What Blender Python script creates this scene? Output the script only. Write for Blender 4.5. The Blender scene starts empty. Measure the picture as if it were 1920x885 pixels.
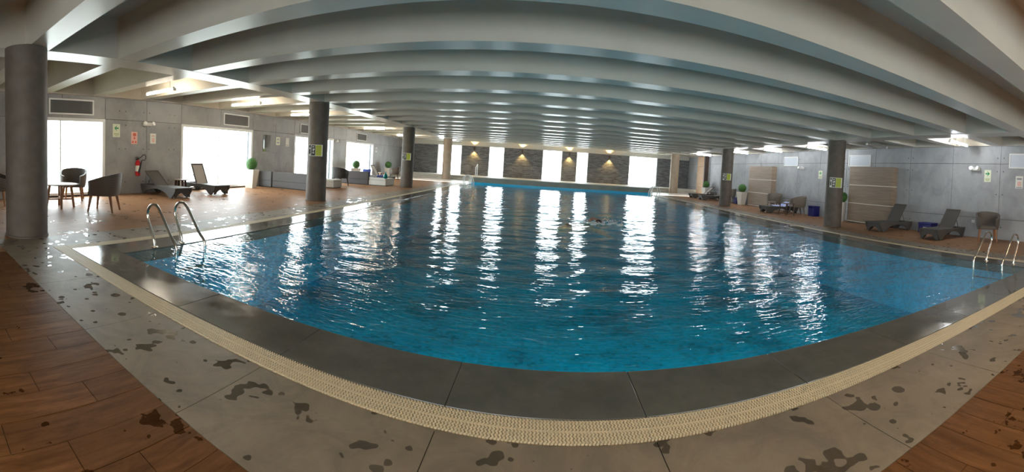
import bpy, bmesh, math, random
import numpy as np
from mathutils import Matrix, Vector
random.seed(7); rng = np.random.default_rng(5)
PI = math.pi
scene = bpy.context.scene
COL = scene.collection

# ------------------------------------------------------------------ camera (stitched cylindrical panorama)
F, CX, CY, ROLL, PITCH, EYE = 752.21, 1013.14, 332.0, .0631, -.0241, 1.5
cd = bpy.data.cameras.new('camera'); cam = bpy.data.objects.new('camera', cd); COL.objects.link(cam)
cd.type = 'PANO'
cc = cd.cycles if hasattr(cd, 'cycles') and hasattr(cd.cycles, 'panorama_type') else cd
cc.panorama_type = 'CENTRAL_CYLINDRICAL'
cc.central_cylindrical_range_u_min = (0 - CX) / F
cc.central_cylindrical_range_u_max = (1920 - CX) / F
cc.central_cylindrical_range_v_min = -(885 - CY) / F
cc.central_cylindrical_range_v_max = CY / F
cc.central_cylindrical_radius = 1.0
cd.clip_start = .05; cd.clip_end = 300
cr, sr, cp, sp = math.cos(ROLL), math.sin(ROLL), math.cos(PITCH), math.sin(PITCH)
Rw = Matrix(((cr, 0, sr), (0, 1, 0), (-sr, 0, cr))) @ Matrix(((1, 0, 0), (0, cp, sp), (0, -sp, cp)))
B = Matrix(((1, 0, 0), (0, 0, -1), (0, 1, 0)))
cam.matrix_world = Matrix.Translation((0, 0, EYE)) @ (Rw.transposed() @ B).to_4x4()
scene.camera = cam

# ------------------------------------------------------------------ world, light, exposure
scene.view_settings.view_transform = 'Standard'; scene.view_settings.look = 'None'
scene.view_settings.exposure = 1.3; scene.view_settings.gamma = 1.0
scene.view_settings.use_curve_mapping = False
scene.cycles.use_denoising = True
scene.cycles.max_bounces = 10; scene.cycles.diffuse_bounces = 6; scene.cycles.glossy_bounces = 4
scene.cycles.transparent_max_bounces = 10
scene.cycles.sample_clamp_indirect = 8.0
SKY = 5.2
TUBE = 45.0
w = bpy.data.worlds.new('overcast_sky'); scene.world = w; w.use_nodes = True
bg = w.node_tree.nodes['Background']; bg.inputs[0].default_value = (.90, .97, 1.0, 1); bg.inputs[1].default_value = SKY

# ------------------------------------------------------------------ layout (metres, eye at x=y=0)
XL, XR, YB, YF = -11.84, 12.71, -5.0, 33.0          # walls
HB, HS = 3.24, 4.0                                   # beam underside, slab
Y0, SP = 2.222, 1.832                                # transverse beam rhythm
CLX, CRX = -7.1, 10.26                               # column rows
PX0, PX1, PY0, PY1 = -4.97, 8.16, 2.93, 28.9         # water
COPW, GRW, APW = .57, .22, .75                       # coping, grate, apron widths
PLAT = .5                                            # far platform

# ------------------------------------------------------------------ materials
MATS = {}
def mat(name, col=(.5, .5, .5), rough=.5, metal=0., spec=.5):
    m = bpy.data.materials.new(name); m.use_nodes = True
    b = m.node_tree.nodes['Principled BSDF']
    b.inputs['Base Color'].default_value = (*col, 1); b.inputs['Roughness'].default_value = rough
    b.inputs['Metallic'].default_value = metal; b.inputs['Specular IOR Level'].default_value = spec
    MATS[name] = m
    return m, m.node_tree, b
def N(nt, t, **kw):
    n = nt.nodes.new(t)
    for k, v in kw.items():
        if k in n.inputs: n.inputs[k].default_value = v
        else: setattr(n, k, v)
    return n
def L(nt, a, b): nt.links.new(a, b)
def pos(nt, scale=(1, 1, 1), obj=False, rot=(0, 0, 0)):
    mp = N(nt, 'ShaderNodeMapping'); mp.inputs['Scale'].default_value = scale; mp.inputs['Rotation'].default_value = rot
    if obj: L(nt, N(nt, 'ShaderNodeTexCoord').outputs['Object'], mp.inputs[0])
    else: L(nt, N(nt, 'ShaderNodeNewGeometry').outputs['Position'], mp.inputs[0])
    return mp.outputs[0]
def noise(nt, v, scale, detail=4, rough=.55, dist=0.):
    n = N(nt, 'ShaderNodeTexNoise'); n.inputs['Scale'].default_value = scale; n.inputs['Detail'].default_value = detail
    n.inputs['Roughness'].default_value = rough; n.inputs['Distortion'].default_value = dist
    L(nt, v, n.inputs['Vector']); return n.outputs['Fac']
def ramp(nt, f, stops):
    r = N(nt, 'ShaderNodeValToRGB'); e = r.color_ramp.elements
    while len(e) < len(stops): e.new(.5)
    for i, (p, c) in enumerate(stops):
        e[i].position = p; e[i].color = (*c, 1) if len(c) == 3 else c
    L(nt, f, r.inputs[0]); return r.outputs[0]
def g(v): return (v, v, v)
def mix(nt, f, a, b, mode='MIX'):
    m = N(nt, 'ShaderNodeMix'); m.data_type = 'RGBA'; m.blend_type = mode
    for s, i in ((f, 0), (a, 6), (b, 7)):
        if hasattr(s, 'is_linked'): L(nt, s, m.inputs[i])
        elif i == 0: m.inputs[0].default_value = s
        else: m.inputs[i].default_value = (*s, 1)
    return m.outputs[2]
def math_(nt, op, a, b=0.):
    m = N(nt, 'ShaderNodeMath'); m.operation = op
    for s, i in ((a, 0), (b, 1)):
        if hasattr(s, 'is_linked'): L(nt, s, m.inputs[i])
        else: m.inputs[i].default_value = s
    return m.outputs[0]
def bump(nt, b, h, strength=.3, dist=.01):
    n = N(nt, 'ShaderNodeBump'); n.inputs['Strength'].default_value = strength; n.inputs['Distance'].default_value = dist
    L(nt, h, n.inputs['Height']); L(nt, n.outputs[0], b.inputs['Normal'])

def noisy(name, c0, c1, scale, rough=.6, bs=.15, bscale=60, detail=6, spec=.5, stretch=(1, 1, 1), metal=0., obj=False):
    m, nt, b = mat(name, c0, rough, metal, spec)
    v = pos(nt, stretch, obj)
    L(nt, ramp(nt, noise(nt, v, scale, detail), [(.3, c0), (.7, c1)]), b.inputs['Base Color'])
    if bs: bump(nt, b, noise(nt, v, bscale, 3), bs, .004)
    return m
noisy('ceiling_paint', (.52, .475, .40), (.60, .555, .475), .8, .30, .06, 25)
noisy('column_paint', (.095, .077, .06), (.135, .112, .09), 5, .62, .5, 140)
noisy('column_lit_tan', (.36, .27, .19), (.43, .33, .24), 4, .6, .3, 120)  # column paint with the light on the far pair put into its colour
# wall concrete
def concrete_wall(name, a, b2, rough):
    m, nt, b = mat(name, a, rough)
    v = pos(nt)
    n1 = noise(nt, v, .9, 8, .62, .4); n2 = noise(nt, pos(nt, (1, 1, .7)), 1.7, 7, .65, .5)
    c = ramp(nt, n1, [(.3, a), (.68, b2)])
    c = mix(nt, ramp(nt, n2, [(.45, g(0)), (.75, g(.55))]), c, tuple(x * .6 for x in a))
    L(nt, c, b.inputs['Base Color']); bump(nt, b, noise(nt, v, 40, 5), .12, .004)
concrete_wall('wall_concrete', (.27, .27, .265), (.36, .36, .355), .42)
concrete_wall('wall_concrete_cool', (.30, .31, .325), (.40, .41, .43), .5)
mat('wall_plaster', (.62, .60, .55), .7)
mat('wall_plain', (.42, .37, .30), .8)
# wet concrete slabs
def wet_slab(name, a, b2, rdry, thr, rwet=.06, wetdark=.42):
    m, nt, b = mat(name, a, rdry)
    v = pos(nt)
    base = ramp(nt, noise(nt, v, 1.6, 9, .65), [(.3, a), (.7, b2)])
    n = math_(nt, 'ADD', math_(nt, 'MULTIPLY', noise(nt, v, 3.4, 1.6, .45, .25), .6), math_(nt, 'MULTIPLY', noise(nt, v, 10., 1, .5, .1), .4))
    blob = ramp(nt, n, [(thr, g(0)), (thr + .012, g(1))])
    vd = N(nt, 'ShaderNodeTexVoronoi'); vd.inputs['Scale'].default_value = 6.5; L(nt, v, vd.inputs['Vector'])
    sepc = N(nt, 'ShaderNodeSeparateColor'); L(nt, vd.outputs['Color'], sepc.inputs[0])
    size = math_(nt, 'MULTIPLY', math_(nt, 'POWER', sepc.outputs[0], 2.2), .36)
    zone = ramp(nt, noise(nt, v, .9, 2), [(.42, g(0)), (.50, g(1))])
    wob = math_(nt, 'MULTIPLY', math_(nt, 'SUBTRACT', noise(nt, v, 26, 2), .5), .12)
    drop = math_(nt, 'MULTIPLY', math_(nt, 'LESS_THAN', math_(nt, 'ADD', vd.outputs['Distance'], wob), size), zone)
    wet = math_(nt, 'MAXIMUM', blob, drop)
    st = noise(nt, v, 2.3, 7, .7, 1.2)
    base = mix(nt, ramp(nt, st, [(.42, g(0)), (.66, g(.55))]), base, tuple(x * .55 for x in (a[0] * .95, a[1], a[2] * 1.05)))
    L(nt, mix(nt, wet, base, mix(nt, 1.0, base, g(wetdark), 'MULTIPLY')), b.inputs['Base Color'])
    rr = N(nt, 'ShaderNodeMapRange'); L(nt, wet, rr.inputs[0]); rr.inputs[3].default_value = rdry; rr.inputs[4].default_value = rwet
    L(nt, rr.outputs[0], b.inputs['Roughness'])
    bb = N(nt, 'ShaderNodeBump'); bb.inputs['Distance'].default_value = .002
    L(nt, math_(nt, 'SUBTRACT', .35, math_(nt, 'MULTIPLY', wet, .33)), bb.inputs['Strength']); L(nt, noise(nt, v, 90, 4), bb.inputs['Height'])
    L(nt, bb.outputs[0], b.inputs['Normal'])
wet_slab('apron_concrete', (.20, .163, .12), (.28, .232, .175), .5, .60)
# coping: dark granite-like slab, film of water
m, nt, b = mat('coping_stone', (.08, .083, .075), .12)
v = pos(nt)
L(nt, ramp(nt, noise(nt, v, 3, 8, .7), [(.3, (.085, .085, .075)), (.7, (.125, .122, .108))]), b.inputs['Base Color'])
L(nt, ramp(nt, noise(nt, v, 1.3, 4), [(.4, g(.05)), (.62, g(.22))]), b.inputs['Roughness'])
bump(nt, b, noise(nt, v, 7, 2), .04, .01)
# timber-look tiles
def plank_mat(name, single):
    m, nt, b = mat(name, (.3, .15, .06), .5, 0., .1)
    v = pos(nt)
    gr = noise(nt, pos(nt, (9, 1.0, 1)), 2.2, 8, .62, .6)
    if single:
        rnd = N(nt, 'ShaderNodeObjectInfo').outputs['Random']
    else:
        br = N(nt, 'ShaderNodeTexBrick'); br.offset = .36
        L(nt, pos(nt, (1, 1, 1), rot=(0, 0, PI / 2)), br.inputs[0])
        br.inputs['Scale'].default_value = 1; br.inputs['Brick Width'].default_value = .92; br.inputs['Row Height'].default_value = .228
        br.inputs['Mortar Size'].default_value = .004; br.inputs['Color1'].default_value = (0, 0, 0, 1); br.inputs['Color2'].default_value = (1, 1, 1, 1)
        br.inputs['Mortar'].default_value = (.5, .5, .5, 1)
        rnd = br.outputs['Color']
    c = ramp(nt, gr, [(.28, (.060, .024, .008)), (.45, (.150, .066, .022)), (.60, (.205, .095, .036)), (.78, (.29, .148, .064))] if single else [(.25, (.24, .125, .062)), (.5, (.34, .185, .10)), (.75, (.43, .25, .145))])
    c = mix(nt, ramp(nt, rnd, [(0, g(.0)), (1, g(.45 if single else .2))]), c, (.11, .055, .024))
    c = mix(nt, ramp(nt, noise(nt, pos(nt, (2.2, 1, 1)), 3.2, 8, .72, .8), [(.46, g(0)), (.68, g(.6))]), c, (.075, .034, .012) if single else (.22, .11, .05))
    # wear and wet blotches
    n = math_(nt, 'ADD', math_(nt, 'MULTIPLY', noise(nt, v, 2.6, 4, .5, .4), .6), math_(nt, 'MULTIPLY', noise(nt, v, 11., 3, .5), .4))
    wet = ramp(nt, n, [(.60, g(0)), (.615, g(1))])
    c = mix(nt, wet, c, mix(nt, 1., c, (.40, .36, .32), 'MULTIPLY'))
    if not single: c = mix(nt, br.outputs['Fac'], c, (.16, .10, .06))
    L(nt, c, b.inputs['Base Color'])
    rr = N(nt, 'ShaderNodeMapRange'); L(nt, wet, rr.inputs[0]); rr.inputs[3].default_value = .45; rr.inputs[4].default_value = .10
    L(nt, rr.outputs[0], b.inputs['Roughness'])
    bump(nt, b, gr, .08, .004)
plank_mat('timber_tile', True); plank_mat('timber_floor', False)
mat('grout', (.09, .075, .06), .9); mat('grout_pale', (.30, .25, .19), .9)
mat('grate_plastic', (.66, .57, .40), .5); mat('channel_dark', (.03, .03, .03), .7)
def schlick(nt, f0):
    lw = N(nt, 'ShaderNodeLayerWeight'); lw.inputs['Blend'].default_value = .5
    p = math_(nt, 'POWER', lw.outputs['Facing'], 5.0)
    return math_(nt, 'ADD', math_(nt, 'MULTIPLY', p, 1 - f0), f0), lw
# pool
m, nt, b = mat('pool_mosaic', (.0, .25, .38), .9, 0., .0)
v = pos(nt)
vo = N(nt, 'ShaderNodeTexVoronoi'); vo.distance = 'CHEBYCHEV'; vo.inputs['Scale'].default_value = 16; vo.inputs['Randomness'].default_value = .15; L(nt, v, vo.inputs['Vector'])
c = ramp(nt, vo.outputs['Color'], [(.1, (.0, .38, .60)), (.5, (.0, .50, .76)), (.9, (.001, .62, .88))])
pt = math_(nt, 'ADD', math_(nt, 'MULTIPLY', noise(nt, v, .8, 5, .6), .75), math_(nt, 'MULTIPLY', vo.outputs['Color'], .22))
c = mix(nt, ramp(nt, pt, [(.50, g(0)), (.60, g(.75))]), c, (.0, .17, .27))
L(nt, c, b.inputs['Base Color'])
m = bpy.data.materials.new('water'); m.use_nodes = True; MATS['water'] = m; nt = m.node_tree
for n in list(nt.nodes):
    if n.type != 'OUTPUT_MATERIAL': nt.nodes.remove(n)
out = [n for n in nt.nodes if n.type == 'OUTPUT_MATERIAL'][0]
tr = N(nt, 'ShaderNodeBsdfTransparent'); tr.inputs[0].default_value = (.35, .94, .99, 1)
gl = N(nt, 'ShaderNodeBsdfGlossy'); gl.inputs['Roughness'].default_value = .0; gl.inputs[0].default_value = (1, 1, 1, 1)
frs, lw = schlick(nt, .022)
bp = N(nt, 'ShaderNodeBump'); bp.inputs['Strength'].default_value = .32; bp.inputs['Distance'].default_value = .03
L(nt, noise(nt, pos(nt, (.6, 1.6, 1)), 9., 2, .5, .3), bp.inputs['Height'])
L(nt, bp.outputs[0], gl.inputs['Normal']); L(nt, bp.outputs[0], lw.inputs['Normal'])
mx = N(nt, 'ShaderNodeMixShader'); L(nt, frs, mx.inputs[0]); L(nt, tr.outputs[0], mx.inputs[1]); L(nt, gl.outputs[0], mx.inputs[2])
L(nt, mx.outputs[0], out.inputs[0])
# glass
m = bpy.data.materials.new('window_glass'); m.use_nodes = True; MATS['window_glass'] = m; nt = m.node_tree
for n in list(nt.nodes):
    if n.type != 'OUTPUT_MATERIAL': nt.nodes.remove(n)
out = [n for n in nt.nodes if n.type == 'OUTPUT_MATERIAL'][0]
tr = N(nt, 'ShaderNodeBsdfTransparent'); tr.inputs[0].default_value = (.96, .98, .98, 1)
gl = N(nt, 'ShaderNodeBsdfGlossy'); gl.inputs['Roughness'].default_value = .02
frs, lw = schlick(nt, .04)
mx = N(nt, 'ShaderNodeMixShader'); L(nt, frs, mx.inputs[0]); L(nt, tr.outputs[0], mx.inputs[1]); L(nt, gl.outputs[0], mx.inputs[2])
L(nt, mx.outputs[0], out.inputs[0])
# misc
noisy('riser_tile', (.20, .225, .20), (.28, .30, .265), 2, .4, .05); mat('tile_cyan', (.01, .50, .85), .3); mat('white_frame', (.80, .81, .80), .5); mat('alu_frame', (.06, .066, .072), .5)
mat('chrome', (.78, .74, .68), .10, 1.); mat('rail_white', (.85, .86, .86), .3)
noisy('step_stone', (.44, .43, .39), (.54, .52, .47), 3, .6, .05, spec=.2)
# stacked slate
m, nt, b = mat('slate', (.12, .12, .12), .55)
br = N(nt, 'ShaderNodeTexBrick'); L(nt, pos(nt, (1, 1, 1), rot=(PI / 2, 0, 0)), br.inputs[0])
br.inputs['Scale'].default_value = 1; br.inputs['Brick Width'].default_value = .34; br.inputs['Row Height'].default_value = .075; br.inputs['Mortar Size'].default_value = .006
br.inputs['Color1'].default_value = (.085, .088, .095, 1); br.inputs['Color2'].default_value = (.19, .195, .21, 1); br.inputs['Mortar'].default_value = (.05, .05, .05, 1)
c = mix(nt, ramp(nt, noise(nt, pos(nt, (1, 1, 2)), 7, 5, .7), [(.60, g(0)), (.72, g(.6))]), br.outputs['Color'], (.42, .41, .39))
L(nt, c, b.inputs['Base Color']); bump(nt, b, br.outputs['Color'], .8, .03)
noisy('wood_panel', (.22, .16, .115), (.32, .24, .18), 2.2, .5, .05, 30, 8, stretch=(1, .5, 9))
noisy('wood_warm', (.50, .30, .17), (.62, .40, .24), 2.0, .5, .05, 30, 8, stretch=(1, .5, 9))
mat('cream_strip', (.85, .80, .70), .4); mat('dark_trim', (.06, .035, .025), .4)
def wicker(name, a, b2):
    m, nt, b = mat(name, a, .55)
    w1 = N(nt, 'ShaderNodeTexWave'); w1.bands_direction = 'Z'; w1.inputs['Scale'].default_value = 22; L(nt, pos(nt, obj=True), w1.inputs['Vector'])
    w2 = N(nt, 'ShaderNodeTexWave'); w2.bands_direction = 'DIAGONAL'; w2.inputs['Scale'].default_value = 16; L(nt, pos(nt, obj=True), w2.inputs['Vector'])
    s = math_(nt, 'MULTIPLY', w1.outputs['Fac'], w2.outputs['Fac'])
    L(nt, ramp(nt, s, [(0, a), (.8, b2)]), b.inputs['Base Color']); bump(nt, b, s, .5, .006)
wicker('wicker_brown', (.075, .06, .05), (.19, .16, .135)); wicker('wicker_grey', (.14, .12, .095), (.30, .26, .21))
wicker('wicker_dark', (.02, .018, .017), (.06, .055, .05)); wicker('rattan_charcoal', (.055, .05, .046), (.12, .11, .10))
wicker('rattan_pale', (.34, .31, .29), (.5, .46, .43))
noisy('teak', (.22, .095, .04), (.33, .155, .07), 4, .45, .1, 40, stretch=(6, 6, 1))
noisy('teak_dark', (.05, .025, .018), (.09, .045, .03), 4, .45, .1, 40, stretch=(6, 6, 1))
noisy('table_top', (.24, .17, .12), (.32, .24, .17), 5, .4, .05, 40, stretch=(1, 6, 1))
mat('pot_white', (.74, .71, .64), .35); mat('pot_grey', (.50, .48, .45), .3, .3); mat('soil', (.05, .035, .02), .9)
m, nt, b = mat('leaf', (.05, .16, .035), .5)
L(nt, ramp(nt, noise(nt, pos(nt), 30, 2), [(.3, (.03, .10, .025)), (.7, (.09, .24, .05))]), b.inputs['Base Color'])
noisy('sofa_grey', (.11, .11, .115), (.15, .15, .155), 30, .8, .1, 200); noisy('sofa_dark', (.055, .048, .05), (.075, .068, .07), 30, .8, .1, 200)
noisy('cushion_pale', (.52, .52, .49), (.60, .60, .57), 20, .85, .1, 150)
mat('cushion_blue', (.045, .075, .30), .8); mat('vase_teal', (.0, .16, .15), .15); mat('box_blue', (.012, .012, .16), .4)
noisy('towel', (.30, .38, .72), (.58, .64, .88), 2.5, .95, .3, 90); mat('paper', (.78, .78, .72), .6); mat('sign_cream', (.72, .76, .58), .5)
mat('sign_green', (.015, .28, .10), .5); mat('sign_red', (.62, .12, .07), .5); mat('sign_pink', (.80, .50, .42), .5); mat('sign_lime', (.42, .48, .03), .5)
mat('sign_black', (.015, .015, .018), .4); mat('sign_olive', (.25, .29, .03), .5); mat('print_grey', (.35, .33, .36), .6)
mat('ext_red', (.52, .012, .018), .25); mat('rubber', (.012, .012, .013), .5); mat('plastic_white', (.80, .80, .77), .35); mat('socket', (.8, .8, .78), .4)
mat('mirror', (.8, .82, .82), .06, 1.); mat('lens', (.95, .95, .92), .1); mat('tube_off', (.30, .28, .26), .4)
mat('skin', (.42, .23, .16), .5); mat('swim_dark', (.03, .02, .03), .4); mat('foam', (.9, .93, .95), .5)
noisy('lawn', (.16, .26, .07), (.26, .36, .12), 9, .9, .5, 90); mat('paving_out', (.55, .53, .50), .8); mat('louver', (.20, .20, .20), .5)
mat('louver_cool', (.62, .66, .72), .5)
def emis(name, col, s):
    m = bpy.data.materials.new(name); m.use_nodes = True; MATS[name] = m; nt = m.node_tree
    b = nt.nodes['Principled BSDF']; b.inputs['Emission Color'].default_value = (*col, 1); b.inputs['Emission Strength'].default_value = s
    b.inputs['Base Color'].default_value = (.8, .8, .8, 1)
emis('tube_light', (.93, .97, 1.0), TUBE); emis('tube_warm', (1, .88, .70), TUBE * .85); emis('fill_tube_amber', (1, .74, .46), TUBE * 1.0); emis('bulb_warm', (1., .62, .16), 60.)

# ------------------------------------------------------------------ mesh helpers
class MB:
    def __init__(s): s.v = []; s.f = []
    def add(s, v, f):
        o = len(s.v); s.v += [tuple(p) for p in v]; s.f += [tuple(i + o for i in q) for q in f]; return s
    def box(s, x0, x1, y0, y1, z0, z1, M=None):
        v = [(x0, y0, z0), (x1, y0, z0), (x1, y1, z0), (x0, y1, z0), (x0, y0, z1), (x1, y0, z1), (x1, y1, z1), (x0, y1, z1)]
        if M is not None: v = [tuple(M @ Vector(p)) for p in v]
        return s.add(v, [(0, 3, 2, 1), (4, 5, 6, 7), (0, 1, 5, 4), (1, 2, 6, 5), (2, 3, 7, 6), (3, 0, 4, 7)])
    def frustum(s, p0, p1, a, b2, n=4, tw=PI / 4):      # tapered bar from p0 (radius a) to p1 (radius b2)
        p0, p1 = Vector(p0), Vector(p1); d = (p1 - p0).normalized()
        q = d.to_track_quat('Z', 'Y'); v = []
        for p, r in ((p0, a), (p1, b2)):
            for i in range(n):
                t = tw + 2 * PI * i / n; v.append(p + q @ Vector((r * math.cos(t), r * math.sin(t), 0)))
        return s.add(v, [tuple(reversed(range(n))), tuple(range(n, 2 * n))] + [(i, (i + 1) % n, n + (i + 1) % n, n + i) for i in range(n)])
    def lathe(s, prof, n=32, c=(0, 0, 0), cap=True):
        v = []; f = []; k = len(prof)
        for (r, z) in prof:
            for i in range(n):
                t = 2 * PI * i / n; v.append((c[0] + r * math.cos(t), c[1] + r * math.sin(t), c[2] + z))
        for j in range(k - 1):
            for i in range(n): f.append((j * n + i, j * n + (i + 1) % n, (j + 1) * n + (i + 1) % n, (j + 1) * n + i))
        if cap: f.append(tuple(reversed(range(n)))); f.append(tuple(range((k - 1) * n, k * n)))
        return s.add(v, f)
    def tube(s, pts, r, n=10, closed=False):
        P = [Vector(p) for p in pts]; v = []; f = []; m = len(P); up = None
        for j in range(m):
            a = P[j - 1] if (j > 0 or closed) else P[j]; b2 = P[(j + 1) % m] if (j < m - 1 or closed) else P[j]
            d = (b2 - a).normalized()
            if up is None: up = d.orthogonal().normalized()
            up = (up - d * up.dot(d)); up = up.normalized() if up.length > 1e-6 else d.orthogonal().normalized()
            sd = d.cross(up)
            rr = r[j] if isinstance(r, (list, tuple)) else r
            for i in range(n):
                t = 2 * PI * i / n; v.append(P[j] + up * (rr * math.cos(t)) + sd * (rr * math.sin(t)))
        for j in range(m if closed else m - 1):
            k = (j + 1) % m
            for i in range(n): f.append((j * n + i, j * n + (i + 1) % n, k * n + (i + 1) % n, k * n + i))
        if not closed: f.append(tuple(reversed(range(n)))); f.append(tuple(range((m - 1) * n, m * n)))
        return s.add(v, f)
    def prism(s, poly, a, b2, axis='y'):                # polygon (u,w) extruded a..b along axis
        n = len(poly); mk = {'y': lambda u, w2, t: (u, t, w2), 'x': lambda u, w2, t: (t, u, w2), 'z': lambda u, w2, t: (u, w2, t)}[axis]
        v = [mk(u, w2, a) for u, w2 in poly] + [mk(u, w2, b2) for u, w2 in poly]
        return s.add(v, [tuple(range(n)), tuple(reversed(range(n, 2 * n)))] + [(i, i + n, (i + 1) % n + n, (i + 1) % n) for i in range(n)])
    def mesh(s, name):
        me = bpy.data.meshes.new(name); me.from_pydata(s.v, [], s.f); me.validate()
        bm = bmesh.new(); bm.from_mesh(me); bmesh.ops.recalc_face_normals(bm, faces=bm.faces); bm.to_mesh(me); bm.free()
        return me
def obj(name, mb, m, parent=None, smooth=False, bev=0., loc=None):
    me = mb.mesh(name) if isinstance(mb, MB) else mb
    if not me.materials: me.materials.append(MATS[m])
    if smooth:
        me.polygons.foreach_set('use_smooth', [True] * len(me.polygons))
        try: me.set_sharp_from_angle(angle=math.radians(40))
        except Exception: pass
    o = bpy.data.objects.new(name, me); COL.objects.link(o)
    if parent: o.parent = parent
    if loc: o.location = loc
    if bev:
        md = o.modifiers.new('bevel', 'BEVEL'); md.width = bev; md.segments = 2; md.limit_method = 'ANGLE'
    return o
def tag(o, label, cat, group=None, kind=None):
    o['label'] = label; o['category'] = cat
    if group: o['group'] = group
    if kind: o['kind'] = kind
    return o
def struct(o): o['kind'] = 'structure'; return o
def thing(name, loc, rz=0, label=None, cat=None, group=None):
    o = bpy.data.objects.new(name, None); COL.objects.link(o); o.location = loc; o.rotation_euler = (0, 0, rz); o.empty_display_size = .1
    if label: tag(o, label, cat, group)
    return o
def copy_thing(src, loc, rz, label, group=None):
    def rec(o, par):
        c = o.copy(); COL.objects.link(c); c.parent = par
        for ch in o.children: rec(ch, c)
        return c
    r = rec(src, None); r.location = loc; r.rotation_euler = (0, 0, rz); r['label'] = label
    if group: r['group'] = group
    return r
def box(*a): return MB().box(*a)

# ------------------------------------------------------------------ ceiling
slab = struct(obj('ceiling', box(XL - .3, XR + .3, YB - .3, YF + .3, HS, HS + .25), 'ceiling_paint'))
tb = box(XL, XR, -.21, .21, HB, HS).mesh('beam')
for k in range(-3, 17):
    obj('beam', tb, 'ceiling_paint', slab, loc=(0, Y0 + k * SP, 0))
for x, hw in ((CLX, .325), (CRX, .325), (XL + .10, .10), (XR - .10, .10)):
    obj('main_beam', box(x - hw, x + hw, YB, YF, HB - .004, HS), 'ceiling_paint', slab)

# ------------------------------------------------------------------ walls
WINL = [(3.1, 6.23), (9.44, 13.5), (16.7, 20.75), (22.3, 26.55)]
WTOP, WBOT = 2.52, .05
mb = MB(); y = YB
for a, b2 in WINL:
    mb.box(XL - .30, XL - .02, y, a, 0, HS); mb.box(XL - .30, XL - .02, a, b2, WTOP, HS); mb.box(XL - .30, XL - .02, a, b2, -.1, WBOT); y = b2
mb.box(XL - .30, XL - .02, y, YF + .3, 0, HS)
wl = struct(obj('wall_left', mb, 'grout'))
def panels(wall, x0, x1, ys, rows, m, skip=lambda a, b2, r: False):
    gap = .006
    for a, b2 in zip(ys[:-1], ys[1:]):
        for z0, z1 in zip(rows[:-1], rows[1:]):
            if skip(a, b2, z0): continue
            obj('concrete_panel', box(x0, x1, a + gap, b2 - gap, z0 + gap, z1 - gap), m, wall, bev=.004)
ysl = [YB, -3.2, -1.4, .4, 1.7, 3.1, 4.7, 6.23, 7.88, 9.44, 11.5, 13.5, 15.16, 16.7, 18.7, 20.75, 22.3, 24.4, 26.55, 28.5, 30.7, YF]
inwin = lambda a, b2: any(a >= p - .01 and b2 <= q + .01 for p, q in WINL)
panels(wl, XL - .03, XL, ysl, [0, WTOP, HS], 'wall_concrete', lambda a, b2, z: z < .5 and inwin(a, b2))
wr = struct(obj('wall_right', box(XR + .02, XR + .3, YB - .3, YF + .3, -.1, HS), 'grout'))
ysr = [YB, -3.4, -1.55, .3, 2.1, 3.95, 5.78, 7.72, 9.69, 11.58, 13.34, 15.25, 17.1, 19., 20.9, 22.8, 24.7, 26.6, 28.5, 30.7, YF]
panels(wr, XR, XR + .03, ysr, [0, .70, 2.62, HS], 'wall_concrete_cool')
FILL_WINB = [(-3.5, .5), (3.0, 8.0)]  # two added openings behind the view, to brighten the near room
mb = MB(); x = XL - .3
for a, b2 in FILL_WINB:
    mb.box(x, a, YB - .3, YB, -.1, HS); mb.box(a, b2, YB - .3, YB, WTOP, HS); mb.box(a, b2, YB - .3, YB, -.1, .3); x = b2
mb.box(x, XR + .3, YB - .3, YB, -.1, HS)
struct(obj('wall_back', mb, 'wall_plain'))
def holes(wall, x, dirn, ys):
    mb = MB()
    for yy in ys:
        for dy in (-.12, .12):
            for z in (.42, 1.55, 2.35, 2.82):
                mb.frustum((x, yy + dy, z), (x + dirn * .004, yy + dy, z), .018, .018, 8)
    o = obj('tie_hole', mb, 'rubber', wall); o['kind'] = 'stuff'
holes(wl, XL, 1, [6.9, 7.88, 9.0, 15.16, 21.5]); holes(wr, XR, -1, [3.95, 5.78, 9.69, 13.34, 17.1])
# sliding windows in the left wall
def window(n, a, b2, z0, z1, axis, c, npane, fm='white_frame', fw=.10):
    t = bpy.data.objects.new('window_%d' % n, None); COL.objects.link(t); struct(t)
    def bx(u0, u1, w0, w1, d0, d1):
        return box(c + d0, c + d1, u0, u1, w0, w1) if axis == 'x' else box(u0, u1, c + d0, c + d1, w0, w1)
    s = -1 if axis == 'x' else 1
    d = sorted((s * .02 * -1, s * .12))
    obj('jamb', bx(a, a + fw, z0, z1, *d), fm, t); obj('jamb', bx(b2 - fw, b2, z0, z1, *d), fm, t)
    obj('head', bx(a + fw, b2 - fw, z1 - fw, z1, *d), fm, t); obj('sill', bx(a + fw, b2 - fw, z0, z0 + fw * .8, *d), fm, t)
    W = (b2 - a - 2 * fw) / npane
    for i in range(npane):
        u = a + fw + i * W
        if i: obj('mullion', bx(u - .02, u + .02, z0 + fw * .8, z1 - fw, *sorted((s * .05, s * .09))), fm, t)
        obj('pane', bx(u + (.02 if i else 0), u + W - (.02 if i < npane - 1 else 0), z0 + fw * .8, z1 - fw, *sorted((s * .066, s * .072))), 'window_glass', t)
    return t
for i, (a, b2) in enumerate(WINL): window(i + 1, a, b2, WBOT, WTOP, 'x', XL, 2)
for i, (a, b2) in enumerate(WINL):   # inner aluminium reveal seen at the far jamb
    obj('reveal', box(XL - .29, XL - .13, b2 - .03, b2, WBOT, WTOP), 'alu_frame', bpy.data.objects['window_%d' % (i + 1)])
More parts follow.
